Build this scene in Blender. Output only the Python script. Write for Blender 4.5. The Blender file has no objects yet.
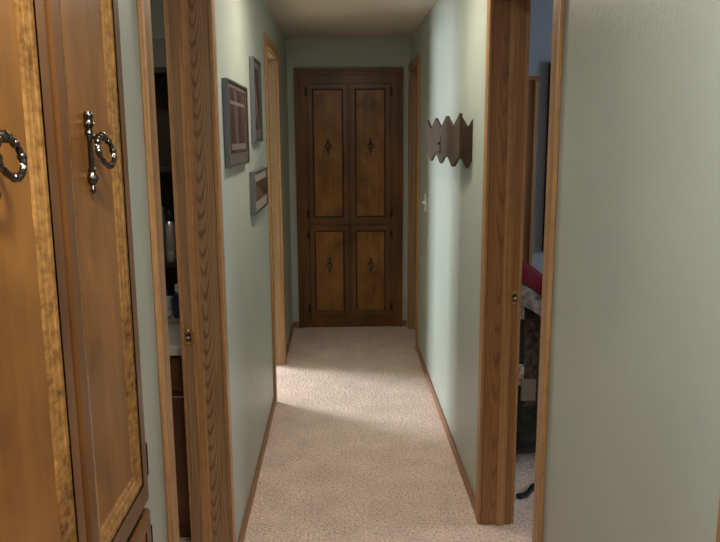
import bpy, bmesh, math, random
from mathutils import Vector, Matrix
random.seed(4)
S = bpy.context.scene
C = S.collection
PI = math.pi

# ------------------------------------------------------------------ materials
def lin(c):
    return tuple((v/12.92 if v <= .04045 else ((v+.055)/1.055)**2.4) for v in [x/255 for x in c]) + (1,)

def new_mat(name):
    m = bpy.data.materials.new(name); m.use_nodes = True
    nt = m.node_tree
    b = nt.nodes['Principled BSDF']
    return m, nt, b

def N(nt, typ, **kw):
    n = nt.nodes.new(typ)
    for k, v in kw.items():
        if k.startswith('i_'):
            n.inputs[k[2:].replace('_', ' ')].default_value = v
        else:
            setattr(n, k, v)
    return n

def ramp(nt, stops):
    r = nt.nodes.new('ShaderNodeValToRGB')
    e = r.color_ramp.elements
    while len(e) < len(stops): e.new(.5)
    for el, (p, c) in zip(e, stops):
        el.position = p; el.color = c
    return r

def coords(nt, scale=(1, 1, 1), kind='Object'):
    tc = nt.nodes.new('ShaderNodeTexCoord')
    mp = nt.nodes.new('ShaderNodeMapping')
    mp.inputs['Scale'].default_value = scale
    nt.links.new(tc.outputs[kind], mp.inputs['Vector'])
    return mp.outputs['Vector']

def bump(nt, b, height, strength, dist=.01):
    bp = N(nt, 'ShaderNodeBump')
    bp.inputs['Strength'].default_value = strength
    bp.inputs['Distance'].default_value = dist
    nt.links.new(height, bp.inputs['Height'])
    nt.links.new(bp.outputs['Normal'], b.inputs['Normal'])

def mat_plain(name, col, rough=.5, metal=0., bumpscale=None, bstr=.1):
    m, nt, b = new_mat(name)
    b.inputs['Base Color'].default_value = lin(col)
    b.inputs['Roughness'].default_value = rough
    b.inputs['Metallic'].default_value = metal
    if bumpscale:
        n = N(nt, 'ShaderNodeTexNoise'); n.inputs['Scale'].default_value = bumpscale
        nt.links.new(coords(nt), n.inputs['Vector'])
        bump(nt, b, n.outputs['Fac'], bstr, .003)
    return m

def mat_paint(name, col, rough=.42, bstr=.22):
    m, nt, b = new_mat(name)
    v = coords(nt)
    n1 = N(nt, 'ShaderNodeTexNoise'); n1.inputs['Scale'].default_value = 3.0; n1.inputs['Detail'].default_value = 3
    nt.links.new(v, n1.inputs['Vector'])
    c = lin(col)
    r = ramp(nt, [(.3, tuple(x*.96 for x in c[:3])+(1,)), (.7, tuple(x*1.04 for x in c[:3])+(1,))])
    nt.links.new(n1.outputs['Fac'], r.inputs['Fac']); nt.links.new(r.outputs['Color'], b.inputs['Base Color'])
    n2 = N(nt, 'ShaderNodeTexNoise'); n2.inputs['Scale'].default_value = 70; n2.inputs['Detail'].default_value = 3
    nt.links.new(v, n2.inputs['Vector'])
    bump(nt, b, n2.outputs['Fac'], bstr, .004)
    b.inputs['Roughness'].default_value = rough
    b.inputs['Specular IOR Level'].default_value = .35
    return m

def mat_carpet(name, col):
    m, nt, b = new_mat(name)
    v = coords(nt)
    n1 = N(nt, 'ShaderNodeTexNoise'); n1.inputs['Scale'].default_value = 95; n1.inputs['Detail'].default_value = 4
    n2 = N(nt, 'ShaderNodeTexNoise'); n2.inputs['Scale'].default_value = 6; n2.inputs['Detail'].default_value = 3
    n3 = N(nt, 'ShaderNodeTexVoronoi'); n3.inputs['Scale'].default_value = 75
    for n in (n1, n2, n3): nt.links.new(v, n.inputs['Vector'])
    c = lin(col)
    sc = lambda k: tuple(min(1, x*k) for x in c[:3])+(1,)
    r = ramp(nt, [(.32, sc(.58)), (.5, sc(1.0)), (.68, sc(1.22))])
    nt.links.new(n1.outputs['Fac'], r.inputs['Fac'])
    mx = N(nt, 'ShaderNodeMixRGB', blend_type='MULTIPLY'); mx.inputs['Fac'].default_value = 1
    r2 = ramp(nt, [(.3, (.86, .86, .86, 1)), (.7, (1.06, 1.06, 1.06, 1))])
    nt.links.new(n2.outputs['Fac'], r2.inputs['Fac'])
    nt.links.new(r.outputs['Color'], mx.inputs['Color1']); nt.links.new(r2.outputs['Color'], mx.inputs['Color2'])
    nt.links.new(mx.outputs['Color'], b.inputs['Base Color'])
    ad = N(nt, 'ShaderNodeMath', operation='ADD')
    nt.links.new(n1.outputs['Fac'], ad.inputs[0]); nt.links.new(n3.outputs['Distance'], ad.inputs[1])
    bump(nt, b, ad.outputs[0], .5, .010)
    b.inputs['Roughness'].default_value = 1
    b.inputs['Specular IOR Level'].default_value = .05
    b.inputs['Sheen Weight'].default_value = .25
    return m

def mat_oak(name, dark, light, lateral='X', cathedral=0., period=.075, k=85., cx=0., flip=1, straight=1., rough=.4):
    """oak along Z: nested flat-sawn arches (cathedral) plus fine straight pores"""
    m, nt, b = new_mat(name)
    tc = N(nt, 'ShaderNodeTexCoord')
    sep = N(nt, 'ShaderNodeSeparateXYZ'); nt.links.new(tc.outputs['Object'], sep.inputs[0])
    mp = N(nt, 'ShaderNodeMapping'); mp.inputs['Scale'].default_value = (9, 9, 1.1)
    nt.links.new(tc.outputs['Object'], mp.inputs['Vector'])
    nz = N(nt, 'ShaderNodeTexNoise'); nz.inputs['Scale'].default_value = 2.2; nz.inputs['Detail'].default_value = 3
    nt.links.new(mp.outputs['Vector'], nz.inputs['Vector'])
    def M(op, a, bb=None):
        n = N(nt, 'ShaderNodeMath', operation=op)
        for i, x in enumerate((a, bb)):
            if x is None: continue
            if isinstance(x, (int, float)): n.inputs[i].default_value = x
            else: nt.links.new(x, n.inputs[i])
        return n.outputs[0]
    u = M('SUBTRACT', sep.outputs[lateral], cx)
    uu = M('MULTIPLY', M('MULTIPLY', u, u), -k)
    val = M('ADD', M('MULTIPLY', sep.outputs['Z'], float(flip)), uu)
    val = M('ADD', val, M('MULTIPLY', nz.outputs['Fac'], period*2.6))
    s = M('SINE', M('MULTIPLY', val, 2*PI/period))
    s = M('MULTIPLY', M('ADD', s, 1.0), .5)
    s = M('POWER', s, 3.5)
    # fine pores
    mp2 = N(nt, 'ShaderNodeMapping'); mp2.inputs['Scale'].default_value = (230, 230, 5)
    nt.links.new(tc.outputs['Object'], mp2.inputs['Vector'])
    n2 = N(nt, 'ShaderNodeTexNoise'); n2.inputs['Scale'].default_value = 1; n2.inputs['Detail'].default_value = 3
    nt.links.new(mp2.outputs['Vector'], n2.inputs['Vector'])
    # straight growth bands
    mp3 = N(nt, 'ShaderNodeMapping'); mp3.inputs['Scale'].default_value = (70, 70, .7)
    nt.links.new(tc.outputs['Object'], mp3.inputs['Vector'])
    n3 = N(nt, 'ShaderNodeTexNoise'); n3.inputs['Scale'].default_value = 1; n3.inputs['Detail'].default_value = 2
    nt.links.new(mp3.outputs['Vector'], n3.inputs['Vector'])
    f = M('ADD', M('MULTIPLY', s, cathedral), M('MULTIPLY', M('SUBTRACT', n2.outputs['Fac'], .5), 1.1))
    f = M('ADD', f, M('MULTIPLY', M('SUBTRACT', n3.outputs['Fac'], .5), straight))
    f = M('ADD', f, .28)
    r = ramp(nt, [(.0, lin(light)), (.45, tuple((a+c)/2 for a, c in zip(lin(light), lin(dark)))), (1, lin(dark))])
    nt.links.new(f, r.inputs['Fac']); nt.links.new(r.outputs['Color'], b.inputs['Base Color'])
    bump(nt, b, n2.outputs['Fac'], .12, .002)
    b.inputs['Roughness'].default_value = rough
    return m

def mat_stain(name, dark, light, rough=.3, blotch=3.5, spots=0., bstr=.08):
    """amber stained smooth cabinet wood, blotchy, faint vertical grain"""
    m, nt, b = new_mat(name)
    v1 = coords(nt, (1, 1, .55)); v2 = coords(nt, (38, 38, 1.6)); v3 = coords(nt, (1, 1, 1.1))
    n1 = N(nt, 'ShaderNodeTexNoise'); n1.inputs['Scale'].default_value = blotch; n1.inputs['Detail'].default_value = 4; n1.inputs['Distortion'].default_value = .6
    n2 = N(nt, 'ShaderNodeTexNoise'); n2.inputs['Scale'].default_value = 1; n2.inputs['Detail'].default_value = 3
    n3 = N(nt, 'ShaderNodeTexNoise'); n3.inputs['Scale'].default_value = 60; n3.inputs['Detail'].default_value = 6; n3.inputs['Roughness'].default_value = .65
    for n, v in ((n1, v1), (n2, v2), (n3, v3)): nt.links.new(v, n.inputs['Vector'])
    a = N(nt, 'ShaderNodeMath', operation='MULTIPLY'); a.inputs[1].default_value = .12 if spots else .35
    nt.links.new(n2.outputs['Fac'], a.inputs[0])
    bb = N(nt, 'ShaderNodeMath', operation='ADD')
    nt.links.new(n1.outputs['Fac'], bb.inputs[0]); nt.links.new(a.outputs[0], bb.inputs[1])
    s = N(nt, 'ShaderNodeMath', operation='MULTIPLY_ADD'); s.inputs[1].default_value = spots
    nt.links.new(n3.outputs['Fac'], s.inputs[0]); nt.links.new(bb.outputs[0], s.inputs[2])
    nm = N(nt, 'ShaderNodeMath', operation='DIVIDE'); nm.inputs[1].default_value = 1+spots
    nt.links.new(s.outputs[0], nm.inputs[0]); s = nm
    r = ramp(nt, [((.42+spots*.36)/(1+spots), lin(dark)), ((.95+spots*.62)/(1+spots), lin(light))])
    nt.links.new(s.outputs[0], r.inputs['Fac']); nt.links.new(r.outputs['Color'], b.inputs['Base Color'])
    bump(nt, b, n3.outputs['Fac'] if spots else n2.outputs['Fac'], bstr, .003)
    b.inputs['Roughness'].default_value = rough
    return m

def mat_emit(name, col, strength):
    m, nt, b = new_mat(name)
    b.inputs['Base Color'].default_value = (*col, 1)
    b.inputs['Emission Color'].default_value = (*col, 1)
    b.inputs['Emission Strength'].default_value = strength
    return m

def mat_glass(name):
    m = bpy.data.materials.new(name); m.use_nodes = True
    nt = m.node_tree; nt.nodes.clear()
    o = N(nt, 'ShaderNodeOutputMaterial'); mx = N(nt, 'ShaderNodeMixShader'); t = N(nt, 'ShaderNodeBsdfTransparent'); g = N(nt, 'ShaderNodeBsdfGlossy')
    g.inputs['Roughness'].default_value = .05; mx.inputs['Fac'].default_value = .07
    nt.links.new(t.outputs[0], mx.inputs[1]); nt.links.new(g.outputs[0], mx.inputs[2]); nt.links.new(mx.outputs[0], o.inputs['Surface'])
    return m

def mat_print(name, base, cols, scale):
    m, nt, b = new_mat(name)
    n = N(nt, 'ShaderNodeTexNoise'); n.inputs['Scale'].default_value = 1; n.inputs['Detail'].default_value = 5
    nt.links.new(coords(nt, scale), n.inputs['Vector'])
    r = ramp(nt, [(.3, lin(cols[0])), (.5, lin(base)), (.72, lin(cols[1]))])
    nt.links.new(n.outputs['Fac'], r.inputs['Fac']); nt.links.new(r.outputs['Color'], b.inputs['Base Color'])
    b.inputs['Roughness'].default_value = .25
    return m

def mat_quilt(name):
    m, nt, b = new_mat(name)
    v = coords(nt)
    sep = N(nt, 'ShaderNodeSeparateXYZ'); nt.links.new(v, sep.inputs[0])
    sn = N(nt, 'ShaderNodeVectorMath', operation='SNAP'); sn.inputs[1].default_value = (.13, .35, .105)
    nt.links.new(v, sn.inputs[0])
    wn = N(nt, 'ShaderNodeTexWhiteNoise', noise_dimensions='3D'); nt.links.new(sn.outputs[0], wn.inputs['Vector'])
    r = ramp(nt, [(0, lin((30, 30, 26))), (.22, lin((52, 46, 34))), (.42, lin((28, 30, 24))), (.60, lin((66, 50, 38))), (.78, lin((34, 30, 28))), (.9, lin((170, 158, 142)))])
    r.color_ramp.interpolation = 'CONSTANT'
    nt.links.new(wn.outputs['Value'], r.inputs['Fac'])
    n = N(nt, 'ShaderNodeTexNoise'); n.inputs['Scale'].default_value = 42; n.inputs['Detail'].default_value = 3
    nt.links.new(v, n.inputs['Vector'])
    r2 = ramp(nt, [(.38, (.35, .35, .33, 1)), (.5, (1, 1, 1, 1)), (.62, (1.9, 1.6, 1.3, 1))])
    nt.links.new(n.outputs['Fac'], r2.inputs['Fac'])
    mx = N(nt, 'ShaderNodeMixRGB', blend_type='MULTIPLY'); mx.inputs['Fac'].default_value = .85
    nt.links.new(r.outputs['Color'], mx.inputs['Color1']); nt.links.new(r2.outputs['Color'], mx.inputs['Color2'])
    nt.links.new(mx.outputs['Color'], b.inputs['Base Color'])
    bump(nt, b, n.outputs['Fac'], .3, .01)
    b.inputs['Roughness'].default_value = .9
    return m

OAK_D, OAK_L = (98, 72, 46), (172, 138, 100)
M_wall = mat_paint('sage wall paint', (172, 180, 170))
M_blue = mat_paint('bedroom wall paint', (158, 168, 178))
M_ceil = mat_paint('ceiling paint', (200, 192, 174), .9, .5)
M_carpet = mat_carpet('beige carpet', (228, 201, 184))
M_oak = mat_oak('straight oak', OAK_D, OAK_L, cathedral=.12, straight=1.3)
M_oakcath = mat_oak('flat sawn oak', OAK_D, OAK_L, cathedral=.55, period=.062, k=190., cx=-.004, straight=.4)
M_oakcath2 = mat_oak('flat sawn oak wide', (104, 68, 36), (166, 120, 76), cathedral=.4, period=.16, k=330., cx=.004, straight=.6)
M_oaktrim = mat_oak('oak trim', (110, 74, 42), (182, 138, 90), cathedral=.1, straight=1.3)
M_oakbase = mat_plain('baseboard oak', (140, 98, 66), .45, 0, 90, .1)
M_leaf = mat_oak('oak door leaf', OAK_D, OAK_L, lateral='Y', cathedral=.3, period=.12, k=12, straight=.8)
M_cabframe = mat_stain('stained maple frame', (80, 49, 23), (128, 85, 44), .32)
M_cabpanel = mat_stain('stained maple panel', (98, 61, 22), (164, 112, 50), .33, 7.5)
M_cabmould = mat_stain('shade-dark maple moulding', (46, 28, 14), (84, 54, 28), .34)  # end cabinet: shadow line around the panels put into the stain
M_cabbev = mat_stain('golden moulding with painted sheen', (92, 58, 25), (210, 158, 88), .22, 7, spots=1.2, bstr=.35)  # lighter wood, with mottled gloss highlights put into the colour
M_iron = mat_plain('antique pewter', (104, 98, 92), .24, 1.0, 160, .4)
M_hinge = mat_plain('dark bronze', (58, 46, 34), .4, .9)
M_brass = mat_plain('aged brass', (206, 164, 96), .25, .75)
M_flatblack = mat_plain('matt black', (9, 9, 10), 1.0)
M_hole = mat_plain('dark hole', (14, 12, 10), .9)
M_pewter = mat_plain('grey frame', (104, 107, 110), .35, .3)
M_dkframe = mat_plain('dark frame lip', (54, 48, 46), .35)
M_mat = mat_plain('grey mat board', (140, 134, 122), .9)
M_white = mat_plain('white plastic', (236, 234, 226), .35)
M_box = mat_stain('dark brown painted wood', (60, 47, 37), (82, 66, 52), .55, 6)
M_void = mat_plain('box inside', (26, 20, 16), .9)
M_vanity = mat_stain('vanity wood', (66, 38, 18), (104, 64, 32), .4)
M_dkwood = mat_stain('dark shelf wood', (30, 20, 14), (48, 32, 22), .5)
M_counter = mat_plain('pale laminate', (176, 172, 160), .3)
M_silver = mat_plain('brushed silver', (196, 192, 196), .28, .85)
M_black = mat_plain('black plastic', (14, 14, 15), .4)
M_navy = mat_plain('navy plastic', (26, 30, 70), .25)
M_pale = mat_plain('pale plastic', (176, 180, 190), .3)
M_grey = mat_plain('grey cardboard', (128, 126, 122), .9)
M_ward = mat_stain('brown cabinet side', (128, 82, 48), (164, 112, 70), .45)
M_quilt = mat_quilt('patchwork')
M_red = mat_plain('dark red cloth', (108, 16, 30), .85, 0, 60, .4)
M_floral = mat_print('pale floral cloth', (140, 132, 122), ((84, 84, 74), (178, 168, 156)), (28, 28, 28))
M_patch = mat_plain('cream cloth', (128, 114, 98), .9, 0, 80, .3)
M_cloth = mat_plain('dark upholstery', (40, 36, 34), .9)
M_glass = mat_glass('window glass')
M_lamp = mat_emit('lit lamp glass', (1.0, .90, .75), 72.0)
M_lamp2 = mat_emit('lit lamp glass rear', (1.0, .97, .92), 158.0)

M_bathfill = mat_emit('bathroom fill glow', (1.0, .9, .78), 30.0)  # glow of the added bathroom fill lamp
for mm, sp in ((M_box, .12), (M_cabpanel, .28), (M_cabframe, .3), (M_cabmould, .25)):
    mm.node_tree.nodes['Principled BSDF'].inputs['Specular IOR Level'].default_value = sp
# ------------------------------------------------------------------ mesh helpers
def bm_new(): return bmesh.new()

def box(bm, x0, x1, y0, y1, z0, z1, bev=0.):
    b = bmesh.new()
    bmesh.ops.create_cube(b, size=1)
    for v in b.verts:
        v.co = Vector(((x0+x1)/2+v.co.x*(x1-x0), (y0+y1)/2+v.co.y*(y1-y0), (z0+z1)/2+v.co.z*(z1-z0)))
    if bev:
        bmesh.ops.bevel(b, geom=b.edges[:], offset=bev, segments=2, affect='EDGES', profile=.6)
    join(bm, b)

def join(bm, b, mat=None):
    if mat is not None: b.transform(mat)
    me = bpy.data.meshes.new('tmp'); b.to_mesh(me); b.free()
    bm.from_mesh(me); bpy.data.meshes.remove(me)

def lathe(bm, prof, center=(0, 0, 0), seg=24, axis='Z'):
    b = bmesh.new()
    rings = []
    for r, z in prof:
        if r < 1e-5: rings.append([b.verts.new((0, 0, z))])
        else: rings.append([b.verts.new((r*math.cos(2*PI*i/seg), r*math.sin(2*PI*i/seg), z)) for i in range(seg)])
    for A, B in zip(rings, rings[1:]):
        for i in range(seg):
            j = (i+1) % seg
            f = [A[i % len(A)], A[j % len(A)], B[j % len(B)], B[i % len(B)]]
            f = list(dict.fromkeys(f))
            if len(f) > 2: b.faces.new(f)
    if len(rings[0]) > 1: b.faces.new(rings[0][::-1])
    if len(rings[-1]) > 1: b.faces.new(rings[-1])
    m = Matrix.Translation(center)
    if axis == 'Y': m = m @ Matrix.Rotation(PI/2, 4, 'X')
    if axis == 'X': m = m @ Matrix.Rotation(PI/2, 4, 'Y')
    join(bm, b, m)

def tube(bm, pts, rad, seg=8, closed=False):
    b = bmesh.new(); pts = [Vector(p) for p in pts]; n = len(pts); rings = []
    for i, p in enumerate(pts):
        a = pts[(i-1) % n] if (closed or i > 0) else p
        c = pts[(i+1) % n] if (closed or i < n-1) else p
        t = (c-a).normalized()
        up = Vector((0, 0, 1)) if abs(t.z) < .9 else Vector((0, 1, 0))
        s = t.cross(up).normalized(); w = s.cross(t)
        r = rad(i/(n-1)) if callable(rad) else rad
        rings.append([b.verts.new(p + s*r*math.cos(2*PI*k/seg) + w*r*math.sin(2*PI*k/seg)) for k in range(seg)])
    for i in range(n if closed else n-1):
        A, B = rings[i], rings[(i+1) % n]
        if closed and i == n-1:
            off = min(range(seg), key=lambda o: (A[0].co-B[o].co).length)
            B = B[off:]+B[:off]
        for k in range(seg):
            b.faces.new([A[k], A[(k+1) % seg], B[(k+1) % seg], B[k]])
    if not closed:
        b.faces.new(rings[0][::-1]); b.faces.new(rings[-1])
    join(bm, b)

def ball(bm, c, r, sz=1.):
    b = bmesh.new(); bmesh.ops.create_uvsphere(b, u_segments=14, v_segments=10, radius=r)
    join(bm, b, Matrix.Translation(c) @ Matrix.Diagonal((1, 1, sz, 1)))

def obj(name, bm, m, parent=None, smooth=False, origin=None):
    bmesh.ops.recalc_face_normals(bm, faces=bm.faces[:])
    if origin: bm.transform(Matrix.Translation(-Vector(origin)))
    me = bpy.data.meshes.new(name); bm.to_mesh(me); bm.free()
    for mm in (m if isinstance(m, (list, tuple)) else [m]): me.materials.append(mm)
    if smooth:
        me.shade_smooth()
        try: me.set_sharp_from_angle(angle=math.radians(40))
        except Exception: pass
    o = bpy.data.objects.new(name, me); C.objects.link(o)
    if parent: o.parent = parent
    if origin: o.location = origin
    return o

def thing(name, label, cat, loc=(0, 0, 0), rz=0., group=None):
    o = bpy.data.objects.new(name, None); C.objects.link(o)
    o.location = loc; o.rotation_euler = (0, 0, rz); o.empty_display_size = .1
    o['label'] = label; o['category'] = cat
    if group: o['group'] = group
    return o

def tag(o, label, cat, group=None):
    o['label'] = label; o['category'] = cat
    if group: o['group'] = group
    return o

def struct(name, bm, m, smooth=False, origin=None):
    o = obj(name, bm, m, None, smooth, origin); o['kind'] = 'structure'; return o

def struct_empty(name, loc=(0, 0, 0)):
    o = bpy.data.objects.new(name, None); C.objects.link(o); o.location = loc; o['kind'] = 'structure'; return o

# ------------------------------------------------------------------ the shell
HL, HR, T, H, D = -.4064, .5660, .12, 2.33, 6.0
TOP = 2.07            # height of the door openings
JT = .018             # jamb thickness
CW = .060             # casing width
openL = [(1.630, 2.405), (4.245, 4.970)]
openR = [(.130, .925), (1.965, 2.770), (5.300, 5.895)]

def wall_along_y(name, x0, x1, y0, y1, opens, m):
    bm = bm_new(); y = y0
    for a, b in opens:
        box(bm, x0, x1, y, a-JT, 0, H)
        box(bm, x0, x1, a-JT, b+JT, TOP+JT, H)
        y = b+JT
    box(bm, x0, x1, y, y1, 0, H)
    return struct(name, bm, m)

wall_along_y('wall_left', HL-T, HL, -2.6, 6.9, openL, M_wall)
wall_along_y('wall_right', HR, HR+T, -2.6, 6.12, openR, M_wall)
bm = bm_new(); box(bm, HL, HR, D, D+.12, 0, H); struct('wall_end', bm, M_wall)
bm = bm_new(); box(bm, HL-T, HR+T, -2.72, -2.6, 0, H); struct('wall_rear', bm, M_wall)
bm = bm_new(); box(bm, -3.4, 4.0, -2.8, 7.1, -.1, 0); struct('floor', bm, M_carpet)
bm = bm_new(); box(bm, -3.4, 4.0, -2.8, 7.1, H, H+.1); struct('ceiling', bm, M_ceil)
# the bathroom beyond the first opening, and the daylit room beyond the second
bm = bm_new(); box(bm, -2.32, HL-T, 3.25, 3.37, 0, H); box(bm, -3.2, -2.32, 3.25, 3.37, 0, H); struct('wall_bathroom_back', bm, M_wall)
bm = bm_new(); box(bm, -2.32, HL-T, .98, 1.1, 0, H); struct('wall_bathroom_front', bm, M_wall)
bm = bm_new(); box(bm, -2.44, -2.32, .98, 3.25, 0, H); struct('wall_bathroom_side', bm, M_wall)
bm = bm_new(); box(bm, -3.2, HL-T, 6.9, 7.02, 0, H); struct('wall_daylit_back', bm, M_wall)
WY0, WY1, WZ0, WZ1 = 5.45, 6.70, .75, 2.02
bm = bm_new()
box(bm, -3.32, -3.2, 3.25, WY0, 0, H); box(bm, -3.32, -3.2, WY1, 7.02, 0, H)
box(bm, -3.32, -3.2, WY0, WY1, 0, WZ0); box(bm, -3.32, -3.2, WY0, WY1, WZ1, H)
struct('wall_daylit_side', bm, M_wall)
# bedroom
bm = bm_new(); box(bm, HR+T, 3.9, 4.35, 4.47, 0, H); struct('wall_bedroom_back', bm, M_blue)
bm = bm_new(); box(bm, HR+T, 3.9, 1.15, 1.27, 0, H); struct('wall_bedroom_front', bm, M_blue)
BY0, BY1 = 2.2, 3.4
bm = bm_new()
box(bm, 3.8, 3.92, 1.27, BY0, 0, H); box(bm, 3.8, 3.92, BY1, 4.35, 0, H)
box(bm, 3.8, 3.92, BY0, BY1, 0, .8); box(bm, 3.8, 3.92, BY0, BY1, 2.0, H)
struct('wall_bedroom_side', bm, M_blue)

def window(name, x0, x1, y0, y1, z0, z1):
    r = struct_empty(name, (x0, (y0+y1)/2, z0))
    def P(nm, bm, m): obj(nm, bm, m, r, origin=None).matrix_parent_inverse = Matrix.Translation(-Vector(r.location))
    b = bm_new(); f = .04
    box(b, x0, x1, y0, y0+f, z0, z1); box(b, x0, x1, y1-f, y1, z0, z1)
    box(b, x0, x1, y0+f, y1-f, z0, z0+f); box(b, x0, x1, y0+f, y1-f, z1-f, z1)
    P('window_frame', b, M_white)
    b = bm_new(); xm = (x0+x1)/2; box(b, xm-.003, xm+.003, y0+f, y1-f, z0+f, z1-f)
    P('pane', b, M_glass)
window('window_1', -3.3, -3.22, WY0, WY1, WZ0, WZ1)
window('window_2', 3.82, 3.90, BY0, BY1, .8, 2.0)

# baseboards
def base(name, segs):
    bm = bm_new()
    for s in segs: box(bm, *s, 0, .052, .003)
    return struct(name, bm, M_oakbase)
base('baseboard_left', [(HL, HL+.011, 2.467, 4.183), (HL, HL+.011, 5.032, D), (HL, HL+.011, 1.41, 1.568), (HL, HL+.011, -2.6, .69)])
base('baseboard_right', [(HR-.011, HR, 2.832, 5.238), (HR-.011, HR, .987, 1.903), (HR-.011, HR, -2.6, .068)])
base('baseboard_end', [(HL+.011, -.352, D-.011, D), (.512, HR-.016, D-.011, D)])

# ------------------------------------------------------------------ door frames
def door_frame(name, side, y0, y1, leaf, lit_mat=None, far_mat=M_oak, strike_z=None):
    """side -1: opening in the left wall, +1: in the right wall; u runs from the hall face into the room"""
    hall = HL if side < 0 else HR
    r = struct_empty(name, (hall, (y0+y1)/2, 0))
    inv = Matrix.Translation(-Vector(r.location))
    def X(u): return hall + side*u
    def B(bm, u0, u1, a, b, z0, z1, bev=0.):
        xa, xb = sorted((X(u0), X(u1))); box(bm, xa, xb, a, b, z0, z1, bev)
    def P(nm, bm, m, org, parent=None, smooth=False):
        o = obj(nm, bm, m, None, smooth, origin=org)
        o.parent = r; o.matrix_parent_inverse = inv
        return o
    # jambs (two legs and head), with the middle at the origin for the grain
    for (a, b, m) in ((y0-JT, y0, M_oak), (y1, y1+JT, far_mat)):
        bm = bm_new(); B(bm, -.0005, T+.0005, a, b, 0, TOP)
        P('jamb', bm, m, (X(T*.36), (a+b)/2, 1.0))
    bm = bm_new(); B(bm, -.0005, T+.0005, y0-JT, y1+JT, TOP, TOP+JT); P('head_jamb', bm, M_oak, (X(T/2), y0, TOP))
    # stops
    bm = bm_new()
    B(bm, .058, .092, y0, y0+.011, 0, TOP-.011, .002); P('stop', bm, M_oak, (X(.07), y0, 1.0))
    bm = bm_new()
    B(bm, .058, .092, y1-.011, y1, 0, TOP-.011, .002); P('stop', bm, M_oaktrim, (X(.07), y1, .9))
    bm = bm_new(); B(bm, .058, .092, y0, y1, TOP-.011, TOP, .002); P('stop', bm, M_oak, (X(.07), y0, TOP))
    # casings on both faces: rounded oak strip
    for (ua, ub) in ((-.015, -.0005), (T+.0005, T+.015)):
        for (a, b) in ((y0-.005-CW+.003, y0-.004), (y1+.004, y1+.005+CW-.003)):
            bm = bm_new(); B(bm, ua, ub, a, b, 0, TOP+.004, .004)
            P('casing', bm, M_oaktrim, (X(ua), a, .8))
        bm = bm_new(); B(bm, ua, ub, y0-.005-CW+.003, y1+.005+CW-.003, TOP+.0045, TOP+.0045+CW, .004)
        P('head_casing', bm, M_oaktrim, (X(ua), y0, TOP))
    if strike_z:
        bm = bm_new(); B(bm, .093, .1215, y1-.0025, y1, strike_z-.030, strike_z+.030, .0006)
        B(bm, .084, .093, y1-.0135, y1-.011, strike_z-.02, strike_z+.02, .0006)
        P('strike_plate', bm, M_brass, (X(.107), y1, strike_z))
        bm = bm_new(); B(bm, .099, .116, y1-.0031, y1-.0024, strike_z-.013, strike_z+.013)
        P('latch_hole', bm, M_hole, (X(.107), y1, strike_z))
        bm = bm_new(); ball(bm, (X(.108), y1-.004, strike_z-.002), .0065)
        P('latch_tongue', bm, M_silver, (X(.107), y1, strike_z), None, True)
        for dz in (-.024, .024):
            bm = bm_new(); ball(bm, (X(.107), y1-.0025, strike_z+dz*.95), .0036)
            P('screw', bm, M_silver, (X(.107), y1, strike_z))
    w = y1-y0
    if leaf == 'open':
        bm = bm_new(); B(bm, T+.022, T+.022+w-.03, y0-.03, y0+.006, .012, TOP-.012, .002)
        P('door_leaf', bm, mat_leafX, (X(T+.4), y0, 1.0))
    elif leaf == 'closed':
        bm = bm_new(); B(bm, .0935, .1195, y0+.003, y1-.003, .012, TOP-.004, .002)
        P('door_leaf', bm, M_leaf, (X(.1), (y0+y1)/2, 1.0))
    return r
mat_leafX = mat_oak('oak open leaf', OAK_D, OAK_L, lateral='X', cathedral=.3, period=.12, k=12, straight=.8)
door_frame('door_1', -1, *openL[0], 'open', far_mat=M_oakcath, strike_z=.915)
door_frame('door_2', -1, *openL[1], None)
door_frame('door_3', 1, *openR[0], 'closed')
door_frame('door_4', 1, *openR[1], 'open', far_mat=M_oakcath2, strike_z=.955)
door_frame('door_5', 1, *openR[2], 'closed')

# ------------------------------------------------------------------ linen cabinets
def door_bm(x0, x1, z0, z1, yb, yf, stile, bev, rec, foot=0.):
    """frame front at yf (towards -Y); returns flat frame, moulding and panel meshes"""
    fr = bmesh.new()
    def ring(b, o, i, yo, yi):
        A = [(o[0], o[2]), (o[1], o[2]), (o[1], o[3]), (o[0], o[3])]
        Bq = [(i[0], i[2]), (i[1], i[2]), (i[1], i[3]), (i[0], i[3])]
        va = [b.verts.new((x, yo, z)) for x, z in A]; vb = [b.verts.new((x, yi, z)) for x, z in Bq]
        for k in range(4): b.faces.new([va[k], va[(k+1) % 4], vb[(k+1) % 4], vb[k]])
    def sh(d): return (x0+d, x1-d, z0+d+(foot if d > .01 else 0), z1-d)
    e = .004
    ring(fr, sh(0), sh(0), yb, yf+e); ring(fr, sh(0), sh(e), yf+e, yf); ring(fr, sh(e), sh(stile), yf, yf)
    ring(fr, sh(stile), sh(stile), yf, yb)
    bmesh.ops.remove_doubles(fr, verts=fr.verts[:], dist=1e-5)
    mo = bmesh.new()
    prof = [(0, 0.0), (.0, .0024), (.15, .0026), (.28, .0028), (.33, .0042), (.62, .0062), (.66, .0074), (.86, .0084), (1, rec)]
    for (a, ya), (b_, yb_) in zip(prof, prof[1:]):
        ring(mo, sh(stile+bev*a), sh(stile+bev*b_), yf+ya, yf+yb_)
    ring(mo, sh(stile+bev), sh(stile), yf+rec, yb)
    bmesh.ops.remove_doubles(mo, verts=mo.verts[:], dist=1e-5)
    pa = bmesh.new(); i = stile+bev-.002
    box(pa, x0+i, x1-i, yf+rec, yb, z0+i+foot, z1-i)
    return fr, mo, pa

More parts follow.
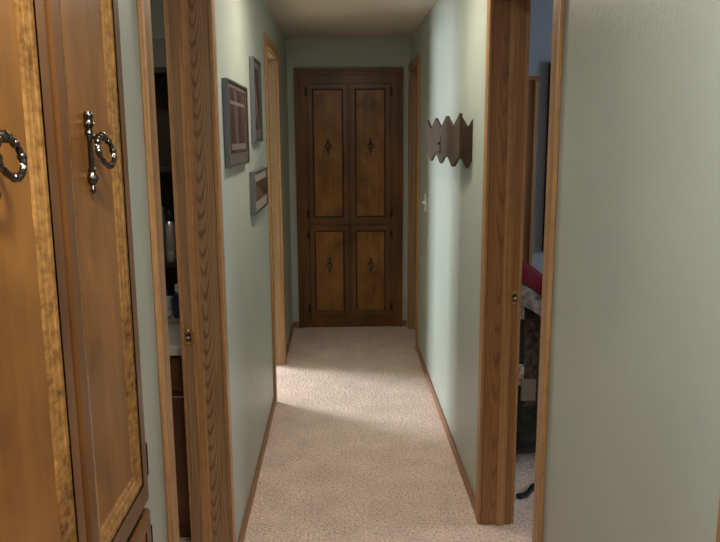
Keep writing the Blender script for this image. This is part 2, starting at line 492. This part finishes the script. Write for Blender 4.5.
def pull_bm(x, yf, z, L=.064):
    """spindle backplate with knobs, a post and a hanging ring with beads; door face at yf, front towards -Y"""
    bm = bm_new(); y = yf-.006
    prof = [(0, -L), (.002, -L), (.0042, -L+.007), (.0025, -L+.012), (.0075, -L+.020), (.0082, -L+.025), (.0045, -L+.033),
            (.0058, -L+.037), (.0035, -L+.040), (.0034, L-.040), (.0065, L-.036), (.004, L-.031), (.0042, L-.027), (.0075, L-.021), (.0048, L-.014), (.0068, L-.008), (.0045, L-.002), (0, L)]
    lathe(bm, [(r*1.2, q) for r, q in prof], (x, y, z), 12)
    for dz in (L-.034, -L+.026): box(bm, x-.004, x+.004, y, yf+.0005, z+dz-.004, z+dz+.004)
    pz = z+L-.040
    lathe(bm, [(.006, 0), (.0045, .004), (.0045, .013), (.0072, .016), (.0072, .022), (.003, .025), (0, .025)], (x, y, pz), 12, 'Y')
    R = .0225; cy = y-.0185; ca, sa = math.cos(math.radians(13)), math.sin(math.radians(13))
    def rp(a, k=1.):
        h = R*.92*math.sin(a)*k
        return (x+h*ca, cy-h*sa-.010*(1-math.cos(a))/2, pz-R+R*math.cos(a)*k)
    tube(bm, [rp(2*PI*i/32) for i in range(32)], .0042, 8, True)
    for a in (.45, .85, PI/2, -PI/2, -.85, -.45, PI-.12, PI+.12):
        ball(bm, rp(a), .0056)
    return bm

def linen_cabinet(label, loc, rz, fw, trim, pull_z, pull_dx, M_mould, stile=.033, bev=.036):
    t = thing('linen_cabinet', label, 'cabinet', loc, rz, 'built-in linen cabinets of the hallway')
    fy = -.006                                   # face of the frame (front is -Y)
    ft = 2.045 if trim else 2.03
    bm = bm_new()
    box(bm, -fw, -.318, fy, 0, 0, ft); box(bm, .318, fw, fy, 0, 0, ft); box(bm, -.02, .02, fy, 0, .09, 1.985)
    for z0, z1 in ((0, .112), (.848, .898), (1.972, ft)):
        box(bm, -.318, -.02, fy, 0, z0, z1); box(bm, .02, .318, fy, 0, z0, z1)
    box(bm, -.02, .02, fy, 0, 0, .09); box(bm, -.02, .02, fy, 0, 1.985, ft)
    obj('face_frame', bm, M_cabframe, t)
    bm = bm_new(); box(bm, -.318, .318, -.002, 0, .09, 1.985); obj('cabinet_back', bm, M_dkwood, t)
    if trim:
        for nm, seg in (('side_moulding', (-1,)), ('side_moulding', (1,))):
            s = seg[0]; bm = bm_new()
            for (a, b, th) in ((.373, .385, .012), (.385, .402, .018), (.402, .410, .014), (.410, .431, .022)):
                box(bm, min(s*a, s*b), max(s*a, s*b), -th, 0, 0, 2.107-(.431-b), .0015)
            obj(nm, bm, M_cabframe, t)
        bm = bm_new()
        for (a, b, th) in ((2.047, 2.060, .012), (2.060, 2.078, .018), (2.078, 2.086, .014), (2.086, 2.107, .022)):
            hw = .431-(2.107-b)+.0005
            box(bm, -hw, hw, -th-.0005, 0, a, b, .0015)
        obj('head_moulding', bm, M_cabframe, t)
    for (x0, x1, s) in ((-.331, -.008, -1), (.008, .331, 1)):
        for (z0, z1, pz, hz) in ((.874, 1.985, pull_z, (.956, 1.925)), (.10, .855, .529, (.783, .17))):
            fr, mo, pa = door_bm(x0, x1, z0, z1, fy-.0005, fy-.0185, stile, bev, .011, .012 if z0 > .5 else 0)
            d = obj('door', fr, M_cabframe, t)
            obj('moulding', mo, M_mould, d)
            obj('panel', pa, M_cabpanel, d)
            o = obj('ring_pull', pull_bm((x0+x1)/2+pull_dx, fy-.0185+.011, pz), M_iron, d, True)
            o['label'] = 'antique silver ring pull'
            for h in hz:
                bm = bm_new(); hx = x1+.004 if s > 0 else x0-.004
                lathe(bm, [(0, h-.036), (.003, h-.035), (.005, h-.031), (.005, h+.031), (.003, h+.035), (0, h+.036)], (hx, fy-.014, 0), 10)
                a, b = sorted((hx, hx+s*.016)); box(bm, a, b, fy-.003, fy-.0003, h-.03, h+.03)
                obj('hinge', bm, M_hinge, d, True)
    return t
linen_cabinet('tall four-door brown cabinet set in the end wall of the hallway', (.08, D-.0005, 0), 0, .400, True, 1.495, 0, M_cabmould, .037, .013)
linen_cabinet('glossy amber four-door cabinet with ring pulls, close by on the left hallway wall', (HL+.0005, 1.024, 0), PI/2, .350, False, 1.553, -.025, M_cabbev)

# ------------------------------------------------------------------ framed pictures on the left wall
def picture(label, y0, y1, z0, z1, th, pr, band, lip=.005):
    t = thing('framed_picture', label, 'picture', (HL, (y0+y1)/2, (z0+z1)/2), 0, 'framed pictures on the left hallway wall')
    w, h = (y1-y0)/2, (z1-z0)/2; g = .0008
    bm = bm_new()
    for (a, b, c, d) in ((-w, -w+lip, -h, h), (w-lip, w, -h, h), (-w+lip, w-lip, -h, -h+lip), (-w+lip, w-lip, h-lip, h)):
        box(bm, g, th, a, b, c, d, .0012)
    obj('frame', bm, M_pewter, t)
    bm = bm_new()
    l2 = lip+.004
    for (a, b, c, d) in ((-w+lip, -w+l2, -h+lip, h-lip), (w-l2, w-lip, -h+lip, h-lip), (-w+l2, w-l2, -h+lip, -h+l2), (-w+l2, w-l2, h-l2, h-lip)):
        box(bm, g, th-.002, a, b, c, d)
    obj('inner_lip', bm, M_dkframe, t)
    bm = bm_new(); box(bm, g, th-.007, -w+l2, w-l2, -h+l2, h-l2); obj('mat_board', bm, M_mat if not band[4] else band[4], t)
    bm = bm_new()
    box(bm, th-.0068, th-.006, -w+band[0], w-band[1], -h+band[2], h-band[3])
    obj('print', bm, pr, t)
    return t
P1 = mat_print('dusky print', (74, 58, 58), ((40, 32, 36), (116, 98, 96)), (1, 9, 1.2))
P2 = mat_print('grey print', (66, 62, 60), ((42, 40, 40), (128, 122, 114)), (1, 7, 5))
P3 = mat_print('brown print', (92, 74, 60), ((58, 46, 40), (122, 102, 86)), (1, 3, 12))
M_dkmat = mat_plain('dark mat board', (78, 70, 66), .8)
t = picture('large dark framed print on the left wall, beside the near doorway', 2.645, 3.20, 1.465, 1.778, .022, P1, (.035, .035, .05, .025, M_dkmat))
M_stripe = mat_plain('dull stripe', (98, 92, 88), .6)
bm = bm_new(); box(bm, .0152, .0162, -.20, .20, -.094, -.072); obj('pale_stripe', bm, M_stripe, t)
bm = bm_new(); box(bm, .0152, .0162, -.20, .20, .072, .084); obj('pale_stripe', bm, M_stripe, t)
picture('upright dark framed picture hung highest on the left wall', 3.465, 3.79, 1.552, 1.936, .022, P2, (.04, .04, .06, .045, M_dkmat))
picture('low wide framed picture with pale mat, hung below the other two', 3.335, 3.914, 1.225, 1.420, .028, P3, (.02, .02, .055, .05, None))

# ------------------------------------------------------------------ scalloped wall box on the right wall
t = thing('scalloped_wall_box', 'dark brown scalloped wooden box cover with a ring ornament on the right wall', 'wall box', (HR, 3.705, 1.55))
Y0, Y1, XF = 3.15, 4.35, .5095
inv = Matrix.Translation(-Vector(t.location))
def wpart(nm, bm, m, smooth=False):
    o = obj(nm, bm, m, t, smooth); o.matrix_parent_inverse = inv; return o
def ribbon(bm, pts, nrm, phase, th):
    """vertical strip along pts (x, y) with wavy top and bottom edges"""
    ft, fb = 1.641, 1.461
    vs = []
    for (x, y), ph in zip(pts, phase):
        zt = ft+.024*math.cos(ph)+.003*math.cos(3*ph); zb = fb+.021*math.cos(ph)-.003*math.cos(2*ph)
        vs.append([bm.verts.new((x, y, zt)), bm.verts.new((x, y, zb)), bm.verts.new((x-nrm[0]*th, y-nrm[1]*th, zb)), bm.verts.new((x-nrm[0]*th, y-nrm[1]*th, zt))])
    for A, B in zip(vs, vs[1:]):
        for k in range(4): bm.faces.new([A[k], A[(k+1) % 4], B[(k+1) % 4], B[k]])
    bm.faces.new(vs[0]); bm.faces.new(vs[-1][::-1])
bm = bm_new(); n = 90
ys = [Y0+.008+(Y1-Y0-.016)*i/n for i in range(n+1)]
ribbon(bm, [(XF, y) for y in ys], (-1, 0), [2*PI*(y-Y0)/((Y1-Y0)/3) for y in ys], .012); wpart('front_board', bm, M_box)
for yy, s in ((Y0, -1), (Y1, 1)):
    for (xa, xb) in ((XF, .5275), (.5292, HR-.001)):
        bm = bm_new(); xs = [xa+(xb-xa)*i/14 for i in range(15)]
        ribbon(bm, [(x, yy) for x in xs], (0, s), [2*PI*(x-XF)/.072 for x in xs], .008); wpart('side_board', bm, M_box)
bm = bm_new(); box(bm, XF+.013, HR-.001, Y0+.012, Y1-.012, 1.49, 1.605); wpart('inner_body', bm, M_void)
bm = pull_bm(0, 0, 0, .050)
bm.transform(Matrix.Translation((XF, 3.75, 1.527)) @ Matrix.Diagonal((.45, 1, 1, 1)) @ Matrix.Rotation(-PI/2, 4, 'Z'))
wpart('ring_ornament', bm, M_hinge, True)

# light switch
t = thing('light_switch', 'white toggle light switch below the scalloped brown box', 'light switch', (HR, 4.84, 1.142))
bm = bm_new(); box(bm, -.006, -.0005, -.036, .036, -.058, .058, .003); obj('switch_plate', bm, M_white, t)
bm = bm_new(); box(bm, -.022, -.006, -.005, .005, -.006, .010, .002); obj('toggle', bm, M_white, t)
for z in (-.03, .03):
    bm = bm_new(); ball(bm, (-.006, 0, z), .003); obj('screw', bm, M_silver, t)

# ------------------------------------------------------------------ ceiling lamps (out of the frame, they light the hallway; the bathroom one is added fill)
def lamp(label, loc, m):
    t = thing('ceiling_lamp', label, 'lamp', loc, 0, 'flush ceiling lamps')
    bm = bm_new(); lathe(bm, [(.142, 0), (.142, -.014), (.134, -.018), (0, -.018)], (0, 0, -.0005), 40); obj('base_ring', bm, M_white, t, True)
    bm = bm_new(); lathe(bm, [(.130, -.0190), (.129, -.022), (.122, -.025), (.10, -.028), (.05, -.030), (0, -.031)], (0, 0, 0), 40); obj('lamp_shade', bm, m, t, True)
lamp('round flush ceiling lamp over the middle of the hallway', (.08, 3.05, H), M_lamp)
lamp('round flush ceiling lamp just above the viewer', (.08, .40, H), M_lamp2)

lamp('added fill lamp on the bathroom ceiling', (-1.3, 2.0, H), M_bathfill)  # unseen lamp, added only to brighten the dark bathroom
# ------------------------------------------------------------------ bathroom seen through the left gap
t = thing('vanity_cabinet', 'brown vanity cabinet seen through the narrow left doorway gap', 'cabinet', (-1.27, 2.66, 0))
bm = bm_new()
box(bm, -.72, .72, .0, .56, .1, .782); box(bm, -.72, .72, .06, .56, 0, .1)
obj('carcass', bm, M_vanity, t)
for x0 in (-.70, -.23, .24):
    fr, mo, pa = door_bm(x0, x0+.44, .16, .62, -.0005, -.018, .05, .012, .008)
    d = obj('door', fr, M_vanity, t); obj('moulding', mo, M_vanity, d); obj('panel', pa, M_vanity, d)
    bm = bm_new(); box(bm, x0, x0+.44, -.018, -.0005, .64, .77, .003); obj('drawer_front', bm, M_vanity, t)
bm = bm_new(); box(bm, -1.995, -.545, 2.625, 3.235, .7825, .82, .006)
tag(obj('countertop', bm, M_counter), 'pale bathroom countertop with a white front edge on the vanity', 'countertop')
t = thing('wall_shelf', 'dark open shelf unit standing on the bathroom counter', 'shelf', (-.80, 2.95, .821))
bm = bm_new(); box(bm, -.25, -.235, 0, .28, 0, 1.02); box(bm, .235, .25, 0, .28, 0, 1.02); box(bm, -.235, .235, .265, .28, 0, 1.02); obj('side_panels', bm, M_dkwood, t)
for z in (.0, .235, .62, 1.0):
    bm = bm_new(); box(bm, -.234, .234, 0, .264, z, z+.02, .002); obj('shelf_board', bm, M_grey if z < .1 else M_dkwood, t)
bm = bm_new(); box(bm, -1.03, -.57, 2.96, 3.2, 1.842, 1.95, .004)
tag(obj('storage_box', bm, M_grey), 'grey box on top of the dark bathroom shelf unit', 'box')
def can(x, y, z, r, h, cap, label, m, mc=M_black):
    t = thing('silver_can' if m is M_silver else 'bottle', label, 'can' if m is M_silver else 'bottle', (x, y, z), 0, 'cans and bottles on the bathroom shelves')
    bm = bm_new(); lathe(bm, [(r*.94, 0), (r, .004), (r, h*.24), (r*.97, h*.25), (r*.97, h*.27), (r, h*.28), (r, h*.9), (r*.6, h)], (0, 0, 0), 24); obj('body', bm, m, t, True)
    bm = bm_new(); lathe(bm, [(r*.62, h+.0003), (r*.62, h+cap*.8), (r*.5, h+cap), (0, h+cap)], (0, 0, 0), 20); obj('cap', bm, mc, t, True)
zs = .821+.2555
can(-.688, 2.99, zs, .024, .165, .045, 'silver can with a black cap, front one on the bathroom shelf', M_silver)
can(-.742, 3.05, zs, .028, .195, .020, 'silver can with a dull grey cap, behind the black-capped can', M_silver, M_grey)
can(-.630, 3.10, zs, .022, .15, .02, 'silver can on the bathroom shelf, hidden beside the doorway jamb', M_silver, M_black)
zs = .821+.0205
can(-.672, 2.985, zs, .02, .11, .03, 'small navy bottle on the lowest bathroom shelf', M_navy, M_pale)
can(-.722, 3.02, zs, .021, .085, .025, 'pale bottle beside the navy bottle on the lowest bathroom shelf', M_pale, M_navy)
can(-.678, 3.09, zs, .022, .13, .03, 'tall navy bottle at the back of the lowest bathroom shelf', M_navy, M_navy)

# ------------------------------------------------------------------ bedroom seen through the right gap
t = thing('armchair', 'dark armchair covered by a quilt in the blue bedroom', 'armchair', (.726, 3.32, 0))
bm = bm_new()
box(bm, .02, .20, .03, .57, .14, .93, .02); box(bm, .20, .72, .12, .50, .14, .42, .02); box(bm, .20, .72, .03, .12, .14, .56, .02); box(bm, .20, .72, .50, .57, .14, .56, .02)
obj('body', bm, M_cloth, t)
for x in (.04, .66):
    for y in (.05, .51):
        bm = bm_new(); box(bm, x, x+.045, y, y+.045, 0, .14, .004); obj('leg', bm, M_dkwood, t)

prof = [(.70, .16), (.698, .55), (.700, .90), (.725, .975), (.775, 1.005), (.83, 1.0), (.885, .968), (.95, .915), (1.02, .84), (1.10, .74), (1.2, .67), (1.35, .63), (1.44, .61), (1.475, .56), (1.48, .16)]
def prof_at(x):
    for (a, za), (b, zb) in zip(prof[2:-2], prof[3:-1]):
        if a <= x <= b: return za+(zb-za)*(x-a)/(b-a)
    return .6
t = thing('patchwork_quilt', 'dark patchwork quilt with a red border draped over the bedroom armchair', 'quilt', (.72, 3.32, 0))
bm = bm_new()
cols = 46; rows = 30; grid = []
for i in range(cols+1):
    x = .70+.78*i/cols; zt = prof_at(max(.7001, x)); col = []
    for j in range(rows+1):
        s = j/rows; z = .13+(zt-.13)*s
        y = -.022 - .012*math.sin(x*31+s*2.2)*(1-s*.6) - .008*math.sin(z*13+x*9) - .02*(1-s) + (.05*max(0, s-.9)/.1)**1.0*.6
        col.append(bm.verts.new((x-.72, y, z)))
    grid.append(col)
for i in range(cols):
    for j in range(rows): bm.faces.new([grid[i][j], grid[i+1][j], grid[i+1][j+1], grid[i][j+1]])
for i in range(cols):   # over the top and down behind
    a, b = grid[i][rows], grid[i+1][rows]
    c = bm.verts.new((b.co.x, .62, b.co.z)); d = bm.verts.new((a.co.x, .62, a.co.z)); bm.faces.new([a, b, c, d])
    e = bm.verts.new((b.co.x, .63, .14)); f = bm.verts.new((a.co.x, .63, .14)); bm.faces.new([d, c, e, f])
bmesh.ops.remove_doubles(bm, verts=bm.verts[:], dist=1e-4)
obj('quilt_top', bm, M_quilt, t, True)
def band(nm, d0, d1, m, x0=.70, x1=1.44, off=.0):
    bm = bm_new(); prev = None; k = 44
    for i in range(k+1):
        x = x0+(x1-x0)*i/k; z = prof_at(max(.7001, x))
        y = -.055-off-.006*math.sin(x*40)
        q = [bm.verts.new((x-.72, y+.03, z-d0+.012)), bm.verts.new((x-.72, y-.004, z-d0-.01)), bm.verts.new((x-.72, y-.008, z-(d0+d1)/2)), bm.verts.new((x-.72, y, z-d1)), bm.verts.new((x-.72, y+.03, z-d1))]
        if prev:
            for a in range(4): bm.faces.new([prev[a], prev[a+1], q[a+1], q[a]])
        prev = q
    o = obj(nm, bm, m, t, True); return o
band('red_border', 0, .085, M_red, off=.012)['label'] = 'dark red border'
band('floral_band', .086, .19, M_floral, off=.006)['label'] = 'pale floral band'
bm = bm_new()
box(bm, .112, .182, -.083, -.064, .355, .460, .006); box(bm, -.015, .088, -.083, -.064, .335, .455, .006)
obj('cream_patch', bm, M_patch, t)['label'] = 'cream patches'

t = thing('bookcase', 'tall brown wooden cabinet against the blue bedroom wall', 'cabinet', (.688, 4.08, 0))
bm = bm_new(); box(bm, 0, .388, 0, .26, .0, 1.865, .003); obj('carcass', bm, M_ward, t)
bm = bm_new(); box(bm, .376, .394, -.012, -.0005, .0, 1.865, .002); obj('corner_strip', bm, M_oaktrim, t)
bm = bm_new(); box(bm, 0, .40, -.015, .264, 1.8655, 1.89, .003); obj('top_board', bm, M_ward, t)
t = thing('wall_panel', 'black flat panel hung on the blue bedroom wall', 'wall panel', (1.212, 4.349, .885))
bm = bm_new(); box(bm, 0, .75, -.035, -.0005, 0, 1.10, .006); obj('panel_frame', bm, M_flatblack, t)
bm = bm_new(); box(bm, .03, .72, -.037, -.0352, .03, 1.07); obj('panel_face', bm, M_hole, t)
bm = bm_new()
tube(bm, [(.765, 2.985, .012), (.80, 2.995, .012), (.825, 3.02, .012), (.855, 3.07, .013), (.89, 3.10, .012), (.95, 3.14, .012), (1.05, 3.18, .012)], .011, 8)
tube(bm, [(.775, 2.975, .010), (.81, 2.99, .010), (.84, 3.035, .010), (.875, 3.075, .010), (.92, 3.10, .010), (1.0, 3.13, .010)], .008, 8)
tag(obj('strap', bm, M_black, None, True), 'black strap lying on the bedroom carpet by the doorway', 'strap')

# ------------------------------------------------------------------ daylight
def area(name, loc, target, sx, sy, power, col):
    l = bpy.data.lights.new(name, 'AREA'); l.shape = 'RECTANGLE'; l.size = sx; l.size_y = sy; l.energy = power; l.color = col
    o = bpy.data.objects.new(name, l); C.objects.link(o); o.location = loc
    o.rotation_euler = (Vector(target)-Vector(loc)).to_track_quat('-Z', 'Y').to_euler()
    return o
area('window_daylight', (-3.45, (WY0+WY1)/2, 1.42), (-.4, 4.62, .9), 1.25, 1.2, 300, (.88, .94, 1.0))
area('bedroom_daylight', (4.0, 2.8, 1.4), (2.0, 2.9, 1.1), 1.2, 1.2, 44, (.74, .85, 1.0))

w = bpy.data.worlds.new('World'); S.world = w; w.use_nodes = True
w.node_tree.nodes['Background'].inputs['Color'].default_value = (.55, .65, .8, 1)
w.node_tree.nodes['Background'].inputs['Strength'].default_value = .3

# ------------------------------------------------------------------ camera
cam = bpy.data.cameras.new('camera'); cam.sensor_fit = 'HORIZONTAL'; cam.sensor_width = 36; cam.lens = 735/720*36
cam.clip_start = .02
co = bpy.data.objects.new('camera', cam); C.objects.link(co)
R = [[0.9995919442278666, -0.027866131672934474, -0.006278832721156345], [0.011196250716009108, 0.17999626882491146, 0.9836035721666603], [0.026279060193580953, 0.9832725064368967, -0.1802348165051505]]
r_, u_, f_ = R
co.matrix_world = Matrix(((r_[0], u_[0], -f_[0], 0), (r_[1], u_[1], -f_[1], 0), (r_[2], u_[2], -f_[2], 1.5747), (0, 0, 0, 1)))
S.camera = co
S.view_settings.view_transform = 'Standard'
S.view_settings.look = 'None'
S.view_settings.exposure = 0
S.view_settings.gamma = 1
S.view_settings.use_curve_mapping = False
